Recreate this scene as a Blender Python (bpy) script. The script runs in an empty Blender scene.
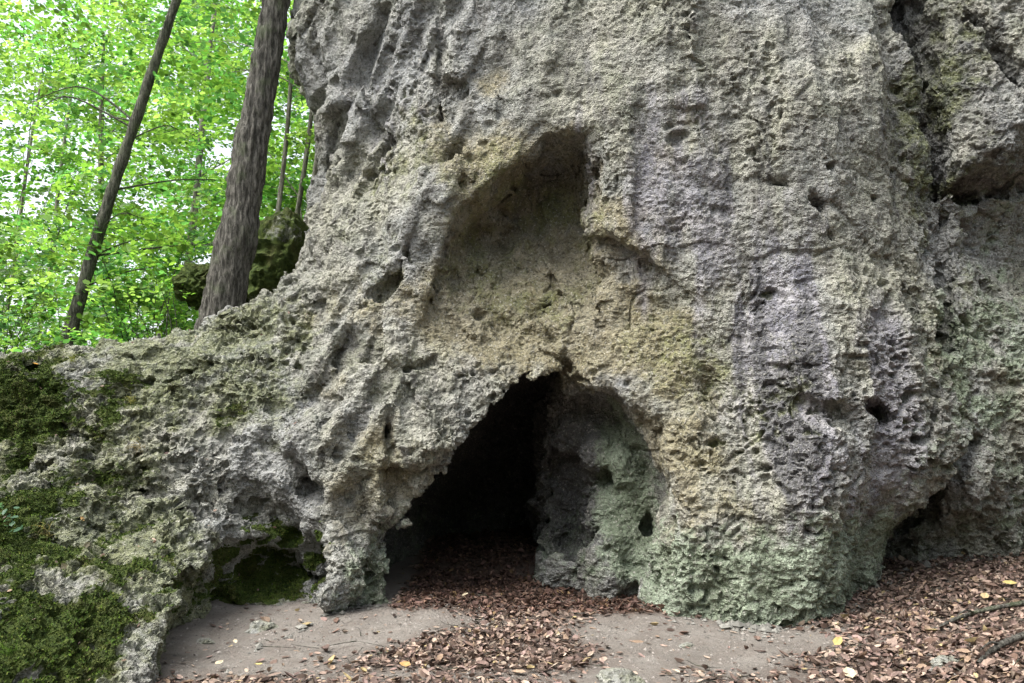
import bpy, math, random
import numpy as np
from mathutils import Vector
from mathutils.bvhtree import BVHTree
random.seed(7)
RNG = np.random.default_rng(11)

# ------------------------------------------------------------------ camera, sky, sun, exposure
scene = bpy.context.scene
col = scene.collection
PITCH = math.radians(6.0); CAMZ = 1.6; FPX = 28.0 / 36.0 * 1024
cam_d = bpy.data.cameras.new("camera"); cam_d.lens = 28.0; cam_d.sensor_width = 36.0
cam_d.clip_start = 0.05; cam_d.clip_end = 3000
cam = bpy.data.objects.new("camera", cam_d); col.objects.link(cam)
cam.location = (0, 0, CAMZ); cam.rotation_euler = (math.pi / 2 + PITCH, 0, 0)
scene.camera = cam

SUN_EL = math.radians(58); SUN_AZ = math.radians(242)      # azimuth from +Y towards +X: high veiled sun, front left
sky_world = bpy.data.worlds.new("World"); scene.world = sky_world; sky_world.use_nodes = True
wn = sky_world.node_tree.nodes; wl = sky_world.node_tree.links
sky = wn.new('ShaderNodeTexSky'); sky.sky_type = 'NISHITA'; sky.sun_disc = False
sky.sun_elevation = SUN_EL; sky.sun_rotation = SUN_AZ; sky.air_density = 1.0; sky.dust_density = 4.0; sky.ozone_density = 0.6
bg = wn['Background']; bg.inputs[1].default_value = 0.105
veil = wn.new('ShaderNodeHueSaturation'); veil.inputs['Saturation'].default_value = .35   # thin white cloud over the blue
wl.new(sky.outputs[0], veil.inputs['Color']); wl.new(veil.outputs[0], bg.inputs[0])
sun_d = bpy.data.lights.new("sun", 'SUN'); sun_d.energy = 1.35; sun_d.angle = math.radians(50); sun_d.color = (1, .97, .92)
sun = bpy.data.objects.new("sun", sun_d); col.objects.link(sun)
sd = Vector((math.sin(SUN_AZ) * math.cos(SUN_EL), math.cos(SUN_AZ) * math.cos(SUN_EL), math.sin(SUN_EL)))
sun.rotation_euler = sd.to_track_quat('Z', 'Y').to_euler()
scene.view_settings.view_transform = 'Standard'; scene.view_settings.look = 'None'
scene.view_settings.exposure = 2.05; scene.view_settings.gamma = 1.0; scene.view_settings.use_curve_mapping = False
scene.cycles.use_denoising = True
scene.cycles.max_bounces = 6; scene.cycles.transparent_max_bounces = 4; scene.cycles.transmission_bounces = 4
scene.cycles.diffuse_bounces = 4

# ------------------------------------------------------------------ helpers
def ray(px, py):
    u = (px - 512) / FPX; v = (341.5 - py) / FPX
    return np.array((u, math.cos(PITCH) - math.sin(PITCH) * v, math.sin(PITCH) + math.cos(PITCH) * v))
def P(px, py, Y):
    d = ray(px, py); t = Y / d[1]
    return np.array((d[0] * t, Y, CAMZ + d[2] * t))

def build(name, V, quads=None, tris=None, mat=None, parent=None, smooth=False, attrs=None, colattr=None):
    V = np.asarray(V, np.float32)
    parts = []; tot = []
    if quads is not None and len(quads): parts.append(np.asarray(quads, np.int32).ravel()); tot.append(np.full(len(quads), 4, np.int32))
    if tris is not None and len(tris): parts.append(np.asarray(tris, np.int32).ravel()); tot.append(np.full(len(tris), 3, np.int32))
    li = np.concatenate(parts); tt = np.concatenate(tot); st = np.concatenate(([0], np.cumsum(tt)[:-1])).astype(np.int32)
    me = bpy.data.meshes.new(name)
    me.vertices.add(len(V)); me.vertices.foreach_set("co", V.ravel())
    me.loops.add(len(li)); me.loops.foreach_set("vertex_index", li)
    me.polygons.add(len(tt)); me.polygons.foreach_set("loop_start", st); me.polygons.foreach_set("loop_total", tt)
    me.update(calc_edges=True); me.validate()
    me.polygons.foreach_set("use_smooth", np.full(len(me.polygons), smooth, bool))
    if attrs:
        for k, a in attrs.items():
            at = me.attributes.new(k, 'FLOAT', 'POINT'); at.data.foreach_set("value", np.asarray(a, np.float32))
    if colattr is not None:
        at = me.attributes.new("tint", 'FLOAT_COLOR', 'POINT')
        c = np.ones((len(V), 4), np.float32); c[:, :3] = colattr; at.data.foreach_set("color", c.ravel())
    if mat: me.materials.append(mat)
    o = bpy.data.objects.new(name, me); col.objects.link(o)
    if parent: o.parent = parent
    return o
def tag(o, label=None, cat=None, group=None, kind=None):
    if label: o['label'] = label
    if cat: o['category'] = cat
    if group: o['group'] = group
    if kind: o['kind'] = kind
    return o
def empty(name, loc=(0, 0, 0)):
    e = bpy.data.objects.new(name, None); col.objects.link(e); e.location = [float(v) for v in loc]; return e

# value noise, tiled random volume, quintic interpolation
NT = 64
TAB = RNG.random((NT, NT, NT)).astype(np.float32) * 2 - 1
TABF = TAB.ravel()
ROT = []
for k in range(12):
    q, _ = np.linalg.qr(RNG.normal(size=(3, 3))); ROT.append(q.astype(np.float32))
from concurrent.futures import ThreadPoolExecutor
POOL = ThreadPoolExecutor(4)
def par(fn, X, *a, chunk=60000):
    n = len(X)
    if n <= chunk: return fn(X, *a)
    sl = [(i, min(n, i + chunk)) for i in range(0, n, chunk)]
    return np.concatenate(list(POOL.map(lambda s: fn(X[s[0]:s[1]], *a), sl)))
def _noise(X, wl_, k, sc):
    s = (np.array(sc, np.float32) if sc is not None else 1.0) / wl_
    Q = (X * s) @ ROT[k % 12] + np.float32(17.3 * (k + 1))
    I = np.floor(Q); F = Q - I; I = I.astype(np.int32) & (NT - 1)
    F = F * F * F * (F * (F * 6 - 15) + 10)
    J = (I + 1) & (NT - 1)
    x0, y0, z0 = I[:, 0] * (NT * NT), I[:, 1] * NT, I[:, 2]
    x1, y1, z1 = J[:, 0] * (NT * NT), J[:, 1] * NT, J[:, 2]
    fx, fy, fz = F[:, 0], F[:, 1], F[:, 2]
    def g(a, b):
        v0 = TABF[a + b + z0]; v1 = TABF[a + b + z1]; return v0 + (v1 - v0) * fz
    a0 = g(x0, y0); a0 += (g(x0, y1) - a0) * fy
    a1 = g(x1, y0); a1 += (g(x1, y1) - a1) * fy
    return a0 + (a1 - a0) * fx
def _noise_axis(X, w3):            # noise kept aligned with the axes, for folds and slabs that run one way
    Q = X / np.array(w3, np.float32) + np.float32(31.7)
    I = np.floor(Q); F = Q - I; I = I.astype(np.int32) & (NT - 1); F = F * F * (3 - 2 * F); J = (I + 1) & (NT - 1)
    o = 0
    for a in (0, 1):
        for b in (0, 1):
            for c in (0, 1):
                h = ((J if a else I)[:, 0] * NT + (J if b else I)[:, 1]) * NT + (J if c else I)[:, 2]
                o = o + TABF[h] * (F[:, 0] if a else 1 - F[:, 0]) * (F[:, 1] if b else 1 - F[:, 1]) * (F[:, 2] if c else 1 - F[:, 2])
    return o.astype(np.float32)
def noise(X, wl_, k=0, sc=None): return par(_noise, X, wl_, k, sc)
def _worley(X, wl_, k, sc):
    s = (np.array(sc, np.float32) if sc is not None else 1.0) / wl_
    Q = (X * s) @ ROT[k % 12] + np.float32(9.7 * (k + 1))
    I = np.floor(Q).astype(np.int32); F = Q - I
    f1 = np.full(len(X), 9., np.float32); f2 = f1.copy(); cid = np.zeros(len(X), np.float32); fac = cid.copy()
    for dx in (-1, 0, 1):
        for dy in (-1, 0, 1):
            for dz in (-1, 0, 1):
                a = (I[:, 0] + dx) & 63; b = (I[:, 1] + dy) & 63; c = (I[:, 2] + dz) & 63
                h = a * 4096 + b * 64 + c
                rx = TABF[h] * .45 + .5; ry = TABF[(h * 7 + 1313) & 262143] * .45 + .5; rz = TABF[(h * 13 + 771) & 262143] * .45 + .5
                d = (dx + rx - F[:, 0]) ** 2 + (dy + ry - F[:, 1]) ** 2 + (dz + rz - F[:, 2]) ** 2
                nearer = d < f1
                f2 = np.where(nearer, f1, np.minimum(f2, d)); f1 = np.where(nearer, d, f1)
                cid = np.where(nearer, TABF[(h * 5 + 99) & 262143], cid)
                ft = (dx + rx - F[:, 0]) * TABF[(h * 3 + 5) & 262143] + (dy + ry - F[:, 1]) * TABF[(h * 11 + 57) & 262143] + (dz + rz - F[:, 2]) * TABF[(h * 17 + 31) & 262143]
                fac = np.where(nearer, ft, fac)
    return np.stack((np.sqrt(f1), np.sqrt(f2), cid * .5 + .5, fac), 1)
def worley(X, wl_, k=0, sc=None): return par(_worley, X, wl_, k, sc)
def sstep(a, b, x):
    t = np.clip((x - a) / (b - a), 0, 1); return t * t * (3 - 2 * t)
def smax(a, b, k):
    h = np.clip(.5 + .5 * (a - b) / k, 0, 1); return b + (a - b) * h + k * h * (1 - h)
def smin(a, b, k): return -smax(-a, -b, k)

# ------------------------------------------------------------------ 2D maps in the plane of the face (x, z), used to shape the rock
MX0, MX1, MZ0, MZ1, MS = -9.0, 10.0, -1.0, 13.0, 0.04
gx = np.arange(MX0, MX1, MS); gz = np.arange(MZ0, MZ1, MS)
GX, GZ = np.meshgrid(gx, gz, indexing='ij')
def look(M, x, z):
    u = np.clip((x - MX0) / MS, 0, M.shape[0] - 1.001); v = np.clip((z - MZ0) / MS, 0, M.shape[1] - 1.001)
    i = u.astype(np.int32); j = v.astype(np.int32); fu = (u - i).astype(np.float32); fv = (v - j).astype(np.float32)
    n = M.shape[1]; F = M.ravel(); b = i * n + j
    a = F[b] + (F[b + 1] - F[b]) * fv; c = F[b + n] + (F[b + n + 1] - F[b + n]) * fv
    return a + (c - a) * fu
def poly_map(pts):
    pts = np.array(pts, float); n = len(pts)
    d = np.full(GX.shape, 1e9); ins = np.zeros(GX.shape, bool)
    for i in range(n):
        a = pts[i]; b = pts[(i + 1) % n]; e = b - a
        wx = GX - a[0]; wz = GZ - a[1]
        t = np.clip((wx * e[0] + wz * e[1]) / (e @ e), 0, 1)
        d = np.minimum(d, (wx - e[0] * t) ** 2 + (wz - e[1] * t) ** 2)
        c = (a[1] > GZ) != (b[1] > GZ)
        with np.errstate(divide='ignore', invalid='ignore'):
            xx = a[0] + (GZ - a[1]) * e[0] / (e[1] if abs(e[1]) > 1e-9 else 1e-9)
        ins ^= c & (GX < xx)
    return (np.sqrt(d) * np.where(ins, -1, 1)).astype(np.float32)
def rbf_map(ctrl, lam=0.02, zmax=6.0, xr=(-6.5, 6.3), zmin=-.6):
    C = np.array([P(*c) for c in ctrl]); X = C[:, [0, 2]]; y = C[:, 1]
    def U(r2): return np.where(r2 > 1e-9, .5 * r2 * np.log(r2 + 1e-12), 0)
    n = len(X); K = U(((X[:, None] - X[None]) ** 2).sum(-1)) + lam * np.eye(n)
    Pm = np.c_[np.ones(n), X]; A = np.block([[K, Pm], [Pm.T, np.zeros((3, 3))]])
    w = np.linalg.solve(A, np.r_[y, 0, 0, 0])
    gxc = np.clip(GX, *xr); gzc = np.clip(GZ, zmin, zmax)
    out = w[n] + w[n + 1] * gxc + w[n + 2] * gzc
    for i in range(n): out += w[i] * U((gxc - X[i, 0]) ** 2 + (gzc - X[i, 1]) ** 2)
    return out.astype(np.float32)

FRONT = rbf_map([
 (300,-20,8.7),(400,-20,7.7),(500,-20,7.3),(600,-20,7.1),(700,-20,6.9),(800,-20,6.9),(890,-20,7.1),(940,-20,7.4),(1040,-20,7.0),
 (335,120,8.6),(420,120,7.6),(500,120,7.3),(600,120,7.05),(700,120,6.85),(850,120,6.85),(925,120,7.3),(975,110,7.15),(1010,140,6.95),(1060,110,6.9),(1000,50,7.1),
 (335,200,8.4),(400,200,7.6),(480,200,7.35),(600,210,7.05),(700,200,6.8),(850,200,6.8),(935,200,7.35),(1000,215,7.75),(1070,215,7.75),
 (300,300,8.1),(360,300,7.6),(430,300,7.45),(520,320,7.45),(600,300,7.1),(700,300,6.8),(850,300,6.65),(940,300,7.2),(1024,300,7.65),
 (0,350,7.7),(100,355,7.8),(200,350,7.8),
 (0,400,7.1),(100,400,7.3),(200,400,7.45),(300,390,7.5),(400,390,7.25),(460,390,7.2),(560,380,7.2),(640,390,6.95),(720,400,6.8),(850,400,6.55),(950,400,7.15),(1024,400,7.5),
 (0,480,6.4),(100,480,6.7),(200,480,6.95),(300,480,7.15),(400,480,7.2),(700,480,6.8),(800,470,6.6),(900,470,6.85),(960,480,7.3),(1024,480,7.6),
 (0,560,5.7),(100,560,6.0),(200,560,6.5),(270,560,7.0),(350,560,7.15),(700,560,6.75),(780,560,6.68),(840,560,6.9),(900,560,7.75),(1000,560,7.9),
 (0,600,5.0),(100,600,5.3),(350,600,7.1),(700,600,6.8),(790,610,6.72),(845,600,6.95),(900,600,7.9),
 (0,683,4.4),(90,683,4.5),(150,683,4.65),(170,660,5.1),(-150,560,5.3),(-150,400,7.0),(-150,683,4.4),(290,640,7.25),(360,640,7.2),(280,683,7.0),(400,683,7.2),(700,683,6.8),(820,683,6.75)])
dfx, dfz = np.gradient(FRONT, MS)
GRADM = np.sqrt(1 + np.clip(dfx ** 2 + dfz ** 2, 0, 6)).astype(np.float32)
def p2(px, py, Y): q = P(px, py, Y); return (q[0], q[2])
# outline of the whole crag in its own plane: tall cliff on the right, long low shoulder on the left
SIL = poly_map([(-14, -2), (-14, 1.6), (-8.5, 2.0), p2(-90, 362, 7.8), p2(0, 356, 7.8), p2(60, 356, 7.8), p2(115, 346, 7.9), p2(150, 332, 8), p2(200, 312, 8.1), p2(240, 297, 8.2), p2(270, 286, 8.3),
  p2(284, 258, 8.4), p2(294, 215, 8.4), p2(294, 170, 8.4), p2(294, 110, 8.4), p2(284, 60, 8.4), p2(268, 10, 8.4), (-2.7, 6.6), (-2.0, 9), (-.6, 11.5), (1.5, 12.4), (6, 12.6), (14, 11.5), (14, -2)])
MOUTH = poly_map([p2(380, 640, 7.2), p2(386, 575, 7.2), p2(386, 538, 7.2), p2(402, 522, 7.2), p2(428, 478, 7.2), p2(462, 440, 7.2), p2(486, 405, 7.2), p2(505, 382, 7.2), p2(560, 372, 7.2), p2(610, 384, 7.2),
  p2(645, 408, 7.1), p2(660, 440, 7.1), p2(668, 500, 7), p2(668, 560, 7), p2(662, 640, 7)])
ALC = poly_map([p2(446, 280, 7.3), p2(458, 212, 7.3), p2(505, 168, 7.2), p2(548, 130, 7.2), p2(592, 128, 7.2), p2(600, 200, 7.1), p2(598, 260, 7.1), p2(612, 325, 7.1), p2(575, 345, 7.2), p2(520, 330, 7.3), p2(460, 300, 7.3)])

FUN = poly_map([p2(425, 305, 7.5), p2(440, 262, 7.5), p2(462, 200, 7.4), p2(530, 150, 7.3), p2(600, 118, 7.1), p2(606, 215, 7.0), p2(650, 252, 7.0), p2(700, 290, 6.9), p2(704, 335, 6.9), p2(672, 375, 6.9), p2(670, 430, 6.9), p2(560, 400, 7.2), p2(480, 430, 7.2), p2(440, 380, 7.2), p2(400, 330, 7.3)])

# holes, slits and hollows: (start pixel, end pixel, distance of the face, radius, depth squash)
CAPS = []
def slit(a, b, Y, r, ry=1.0, Yb=None, blend=.04):
    A = P(a[0], a[1], Y); B = P(b[0], b[1], Yb or Y); CAPS.append((A, B, r, ry, blend))
slit((352, 302), (404, 268), 7.55, .085, 3)
slit((878, 404), (890, 407), 6.62, .10, 4)
slit((296, 478), (303, 486), 7.1, .09, 3)
slit((476, 62), (500, 72), 7.25, .17, 1.2, blend=.08)
slit((548, 340), (566, 352), 7.25, .13, 1.3, blend=.08)
slit((615, 282), (622, 296), 7.0, .11, 1.5)
slit((655, 305), (668, 315), 6.9, .07, 2)
slit((914, -60), (930, 70), 7.3, .17, 6)
slit((930, 70), (948, 195), 7.35, .13, 6)
slit((955, -20), (1040, 100), 7.2, .07, 5)
slit((968, 198), (1075, 170), 7.5, .15, 3.0)
slit((955, 215), (950, 330), 7.45, .10, 2.5)
slit((828, 10), (850, 28), 6.85, .14, 1.2, blend=.07)
slit((972, 436), (915, 505), 7.25, .12, 3)
slit((922, 500), (895, 600), 7.55, .30, 2.6, Yb=7.6)
slit((925, 548), (965, 560), 7.7, .12, 1.4, blend=.1)
slit((240, 580), (292, 580), 7.0, .33, 1.9, blend=.07)
slit((232, 552), (262, 548), 6.75, .16, 1.6)
slit((392, 560), (396, 548), 7.2, .10, 3)
slit((768, 181), (782, 184), 6.75, .045, 2)
slit((806, 194), (818, 200), 6.75, .06, 2)
slit((822, 168), (828, 170), 6.75, .04, 2)
slit((846, 118), (852, 120), 6.75, .035, 2)
slit((818, 70), (823, 72), 6.8, .035, 2)
slit((830, 222), (838, 226), 6.75, .04, 2)
slit((798, 572), (808, 582), 6.95, .09, 1.2)
slit((970, 232), (985, 236), 7.6, .07, 3)
slit((985, 290), (1000, 294), 7.65, .07, 3)
slit((935, 330), (960, 345), 7.25, .07, 4)
slit((128, 455), (140, 470), 6.9, .06, 2)
slit((95, 490), (112, 492), 6.6, .06, 2)
slit((640, 410), (660, 430), 6.95, .10, 2)
slit((430, 0), (438, 120), 7.55, .035, 3)
slit((570, 140), (588, 165), 7.2, .13, 4)
slit((456, 245), (520, 185), 7.4, .10, 2.2)
slit((600, 232), (690, 305), 7.0, .10, 1.6, blend=.1)
slit((770, 408), (862, 418), 6.55, .08, 1.4, blend=.12)
slit((700, 330), (720, 390), 6.9, .09, 1.5, blend=.1)
slit((255, 440), (330, 500), 7.2, .10, 1.5, blend=.12)
def _f(p):
    x, y, z = p[:, 0], p[:, 1], p[:, 2]
    n1 = _noise(p, .75, 0, None); n2 = _noise(p, .75, 1, None)
    m1 = _noise(p, .28, 2, None); m2 = _noise(p, .28, 3, None)
    xw = x + .09 * n1 + .035 * m1; zw = z + .09 * n2 + .035 * m2
    fr = (look(FRONT, xw, zw) - y) / look(GRADM, xw, zw)
    # lumps and ribs on the face
    left = sstep(-1.6, -3.0, x) * sstep(3.2, 2.0, z)
    mid = sstep(-2.6, -1.6, x) * sstep(.2, -.6, x)
    rib = _noise(p, .55, 4, (1, .8, .38)); rib2 = np.abs(_noise(p, .34, 5, (1, .8, .5)))
    lump = np.abs(_noise(p, .42, 6, None)); l2 = np.abs(_noise(p, .19, 7, None)); l3 = _noise(p, .10, 8, None)
    big = _noise(p, 1.7, 9, None)
    ps = p.copy(); ps[:, 0] = x - .57 * z
    rib3 = np.abs(_noise_axis(ps, (.30, .5, 1.3))); fold = _noise_axis(p * np.float32(1) + np.float32(7), (.55, .9, 2.6)); fold2 = np.abs(_noise_axis(p + np.float32(3), (.26, .5, 1.1)))
    right = sstep(.5, 1.4, x + .2 * big); upper = sstep(2.8, 3.9, z) * sstep(-1.9, -1.2, x); soft = np.maximum(right, upper) * (1 - .7 * sstep(3.3, 3.9, x))
    W1 = _worley(p, .62, 2, (1, .9, .7)); W2 = _worley(p, .27, 5, (1, .9, .85))
    n = .14 * big + (.08 - .05 * left) * rib + (.10 + .03 * mid - .07 * soft) * (rib2 - .3) - (.06 + .03 * left - .03 * soft) * (lump - .3) + (.05 + .05 * left - .035 * soft) * (l2 - .25) + .012 * l3
    n = n + (.085 + .05 * mid - .04 * soft) * W1[:, 3] + (.030 + .035 * mid + .02 * left - .012 * soft) * W2[:, 3] + .04 * (1 - .6 * soft) * np.exp(-((W1[:, 1] - W1[:, 0]) / .09) ** 2)
    n = n + mid * .22 * (rib3 - .3) + soft * (.13 * fold + .10 * (fold2 - .3))
    cl = _noise(p, .36, 10, (.7, 1, 1)); n += left * .06 * np.abs(cl)
    sil = look(SIL, xw, zw)
    f = smax(fr, sil, .55 - .3 * left)
    f = f + n * sstep(-.1, .35, z + .1) * .95 + n * .05
    f0 = f.copy()
    # open ground right of the mossy slope
    g = smax(smax(-(x + 2.13 + np.clip(.42 * (y - 5), -.1, .50) + .09 * m1 + .06 * n2), y - 7.15 + .1 * m2, .12), z - .50 - .1 * n1, .25)
    g = smax(g, x + 1.60, .12)
    f = smax(f, -g, .10)
    # cave chamber and tunnel
    mo = look(MOUTH, xw, zw) + .05 * lump
    yb = 8.45 - .55 * sstep(.5, 1.3, x) - .30 * sstep(.6, 0, z) - .45 * rib - .3 * m1 - .18 * W2[:, 3]
    g = smax(mo, (y - yb) * .8, .12)
    xr = .36 + .06 * (z - 1) + .12 * m1 + .08 * n1
    g2 = smax(smax(mo - .40 * sstep(7.35, 7.9, y) + .24 * np.maximum(y - 8.5, 0), x - xr, .08), y - 11.2 + .3 * n1, .3)
    g = smin(g, g2, .06)
    f = smax(f, -g, .07)
    yf = look(FRONT, x, z) + .05 + (.05 + .22 * sstep(-1.3, -.1, x)) * sstep(1.5, 3.2, z + .1 * x) * sstep(4.6, 3.6, z) + .06 * n1 + .05 * rib3
    g = smax(look(FUN, xw, zw), (y - yf) * .9, .10)
    f = smax(f, -g, .05)
    # alcove above, deepest under its upper lip
    ya = look(FRONT, x, z) + .08 + .92 * sstep(2.2, 4.0, z + .25 * x) + .10 * n1 + .05 * rib2
    g = smax(look(ALC, xw, zw), (y - ya) * .8, .16)
    f = smax(f, -g, .07)
    for A, B, r, ry, bl in CAPS:
        lo = np.minimum(A, B) - .7; hi = np.maximum(A, B) + .7
        m = (x > lo[0]) & (x < hi[0]) & (z > lo[2]) & (z < hi[2]) & (y < 10)
        if not m.any(): continue
        q = np.stack((xw[m], (y[m] - A[1]) / ry, zw[m]), 1); a = np.array((A[0], 0, A[2])); e = np.array((B[0], (B[1] - A[1]) / ry, B[2])) - a
        t = np.clip(((q - a) @ e) / (e @ e), 0, 1)
        d = np.linalg.norm(q - a - t[:, None] * e, axis=1) - r * (1 + .35 * m2[m] + .3 * n1[m])
        f[m] = smax(f[m], -d.astype(np.float32), bl)
    inner = sstep(.04, .16, f - f0)
    f = f + inner * (.07 * W2[:, 3] + .06 * W1[:, 3] + .06 * (l2 - .25) + .012 * l3 + .06 * (rib2 - .3))
    return f.astype(np.float32)
def field(p): return par(_f, p, chunk=40000)

def extract(lo, hi, h, B=4):
    lo = np.array(lo, float); hi = np.array(hi, float)
    nb = np.ceil((hi - lo) / (h * B)).astype(int)          # blocks
    bh = h * B
    ax = [lo[i] + bh * (np.arange(nb[i]) + .5) for i in range(3)]
    C = np.stack(np.meshgrid(*ax, indexing='ij'), -1).reshape(-1, 3).astype(np.float32)
    fc = field(C).reshape(nb)
    act = np.abs(fc) < bh * 1.6 + .10
    sg = np.pad(fc < 0, 1, mode='edge'); mn = np.ones(fc.shape, bool); mxx = np.zeros(fc.shape, bool)
    for i in range(3):
        for j in range(3):
            for k in range(3):
                q = sg[i:i + nb[0], j:j + nb[1], k:k + nb[2]]; mn &= q; mxx |= q
    act |= mn != mxx
    V = np.repeat(np.repeat(np.repeat(fc, B, 0), B, 1), B, 2).astype(np.float32)
    bi = np.argwhere(act)
    off = (np.stack(np.meshgrid(*[np.arange(B)] * 3, indexing='ij'), -1).reshape(-1, 3))
    idx = (bi[:, None, :] * B + off[None]).reshape(-1, 3)
    pts = (lo + (idx + .5) * h).astype(np.float32)
    V[idx[:, 0], idx[:, 1], idx[:, 2]] = field(pts)
    A_ = np.zeros(V.shape, bool); A_[idx[:, 0], idx[:, 1], idx[:, 2]] = True
    S = V < 0
    n = V.shape
    # cells with mixed corners
    corner = [(i, j, k) for i in (0, 1) for j in (0, 1) for k in (0, 1)]
    cnt = np.zeros((n[0] - 1, n[1] - 1, n[2] - 1), np.int8); ok = np.ones(cnt.shape, bool)
    for i, j, k in corner:
        cnt += S[i:n[0] - 1 + i, j:n[1] - 1 + j, k:n[2] - 1 + k]
        ok &= A_[i:n[0] - 1 + i, j:n[1] - 1 + j, k:n[2] - 1 + k]
    cells = np.argwhere((cnt > 0) & (cnt < 8) & ok)
    vid = np.full(cnt.shape, -1, np.int32); vid[cells[:, 0], cells[:, 1], cells[:, 2]] = np.arange(len(cells))
    cv = {c: V[cells[:, 0] + c[0], cells[:, 1] + c[1], cells[:, 2] + c[2]] for c in corner}
    acc = np.zeros((len(cells), 3)); num = np.zeros(len(cells))
    for a in corner:
        for ax_ in range(3):
            if a[ax_]: continue
            b = list(a); b[ax_] = 1; b = tuple(b)
            va, vb = cv[a], cv[b]; m = (va < 0) != (vb < 0)
            t = np.where(m, va / np.where(m, va - vb, 1), 0)
            p = np.array(a, float)[None] + np.zeros((len(cells), 3)); p[:, ax_] += t
            acc += p * m[:, None]; num += m
    verts = lo + (cells + acc / num[:, None] + .5) * h
    quads = []
    for ax_ in range(3):
        u, v = [(1, 2), (2, 0), (0, 1)][ax_]
        sl0 = [slice(None)] * 3; sl1 = [slice(None)] * 3
        sl0[ax_] = slice(0, n[ax_] - 1); sl1[ax_] = slice(1, n[ax_])
        X = S[tuple(sl0)] != S[tuple(sl1)]
        E = np.argwhere(X)
        E = E[(E[:, u] > 0) & (E[:, v] > 0) & (E[:, u] < n[u] - 1) & (E[:, v] < n[v] - 1)]
        s = S[E[:, 0], E[:, 1], E[:, 2]]
        def cid(du, dv):
            q = E.copy(); q[:, u] -= du; q[:, v] -= dv; return vid[q[:, 0], q[:, 1], q[:, 2]]
        q = np.stack((cid(1, 1), cid(0, 1), cid(0, 0), cid(1, 0)), 1)
        q[~s] = q[~s][:, ::-1]
        quads.append(q[(q >= 0).all(1)])
    return verts.astype(np.float32), np.concatenate(quads)

def vnormals(V, Q):
    a = V[Q[:, 2]] - V[Q[:, 0]]; b = V[Q[:, 3]] - V[Q[:, 1]]; fn = np.cross(a, b)
    N = np.zeros_like(V)
    for k in range(3):
        w = fn[:, k]
        N[:, k] = sum(np.bincount(Q[:, c], w, minlength=len(V)) for c in range(4))
    return N / (np.linalg.norm(N, axis=1, keepdims=True) + 1e-12)
def subdivide(V, Q):
    e = np.concatenate([Q[:, [i, (i + 1) % 4]] for i in range(4)]); e.sort(axis=1)
    key = e[:, 0].astype(np.int64) * len(V) + e[:, 1]
    uk, inv = np.unique(key, return_inverse=True)
    mid = (V[uk // len(V)] + V[uk % len(V)]) * .5
    cen = V[Q].mean(1)
    nV, nE, nQ = len(V), len(uk), len(Q)
    em = [nV + inv[i * nQ:(i + 1) * nQ] for i in range(4)]; c = nV + nE + np.arange(nQ)
    NQ = np.concatenate([np.stack((Q[:, i], em[i], c, em[(i + 3) % 4]), 1) for i in range(4)])
    return np.concatenate((V, mid, cen)).astype(np.float32), NQ.astype(np.int32)

import time; _t = time.time()
HV = 0.03
RV, RQ = extract((-6.6, 3.8, -.35), (6.3, 12.2, 6.4), HV)
print("fine", len(RV), len(RQ), time.time() - _t)
keep = (RV[RQ].mean(1)[:, 1] < 12.1)
RQ = RQ[keep]
lab = np.arange(len(RV))                     # drop crumbs that hang free in the air
ea = RQ[:, [0, 1, 2, 3]].ravel(); eb = RQ[:, [1, 2, 3, 0]].ravel()
while True:
    m_ = np.minimum(lab[ea], lab[eb]); new = lab.copy()
    np.minimum.at(new, ea, m_); np.minimum.at(new, eb, m_); new = new[new]; new = new[new]
    if (new == lab).all(): break
    lab = new
cnt_ = np.bincount(lab[RQ[:, 0]], minlength=len(RV)); RQ = RQ[cnt_[lab[RQ[:, 0]]] > 1500]
print("components", int((cnt_ > 0).sum()), time.time() - _t)
RV, RQ = subdivide(RV, RQ)
N = vnormals(RV, RQ)
# fine relief: chipped facets, pits, crumbs
left = sstep(-1.4, -2.8, RV[:, 0]) * sstep(3.4, 2.2, RV[:, 2])
rt = sstep(.8, 2.0, RV[:, 0])
RW = RV + np.stack([.05 * noise(RV, .13, q) + .02 * noise(RV, .05, q + 3) for q in (6, 7, 8)], 1)
w1 = worley(RW, .30, 1, (1, 1, .8)); w2 = worley(RW, .12, 2, (1, 1, 1.1)); w3 = worley(RW, .065, 3, (.9, 1, 1.2))
cavern = sstep(7.3, 7.9, RV[:, 1]) * sstep(.9, -.2, np.abs(RV[:, 0])) * 0
rough = .03 + .97 * sstep(0, .5, noise(RV, 1.1, 4) + .6 * noise(RV, .4, 5))
rough = np.maximum(rough, .8 * sstep(3.2, 3.8, RV[:, 0]))
calm = 1 - .42 * sstep(2.6, 3.8, RV[:, 2]) * sstep(1.9, -.5, RV[:, 0]) - .25 * sstep(2.6, 3.8, RV[:, 2]) * sstep(-.5, 1.9, RV[:, 0])
d = -.030 * np.exp(-((w1[:, 1] - w1[:, 0]) / .10) ** 2) * (.3 + .7 * rough)
pm = sstep(.50, .75, w2[:, 2]) * (.15 + 1.2 * rough)
d -= .050 * sstep(.42, .12, w2[:, 0]) * pm * (.35 + .6 * rough + .5 * left)
d -= .030 * sstep(.45, .15, w3[:, 0]) * sstep(.45, .7, w3[:, 2]) * (.4 + rough)
d += .012 * (w2[:, 2] - .5) * sstep(.0, .25, w2[:, 1] - w2[:, 0])
d -= (.018 * w2[:, 3] + .012 * w3[:, 3]) * (.5 + .8 * rough + .4 * left)
d += .024 * (.3 - np.abs(noise(RV, .11, 5, (.65, 1, 1.45)))) * (.35 + .6 * rough + .8 * left)
d += .014 * (.3 - np.abs(noise(RV, .05, 6, (.8, 1, 1.3))))
d += .008 * noise(RV, .026, 7)
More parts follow.
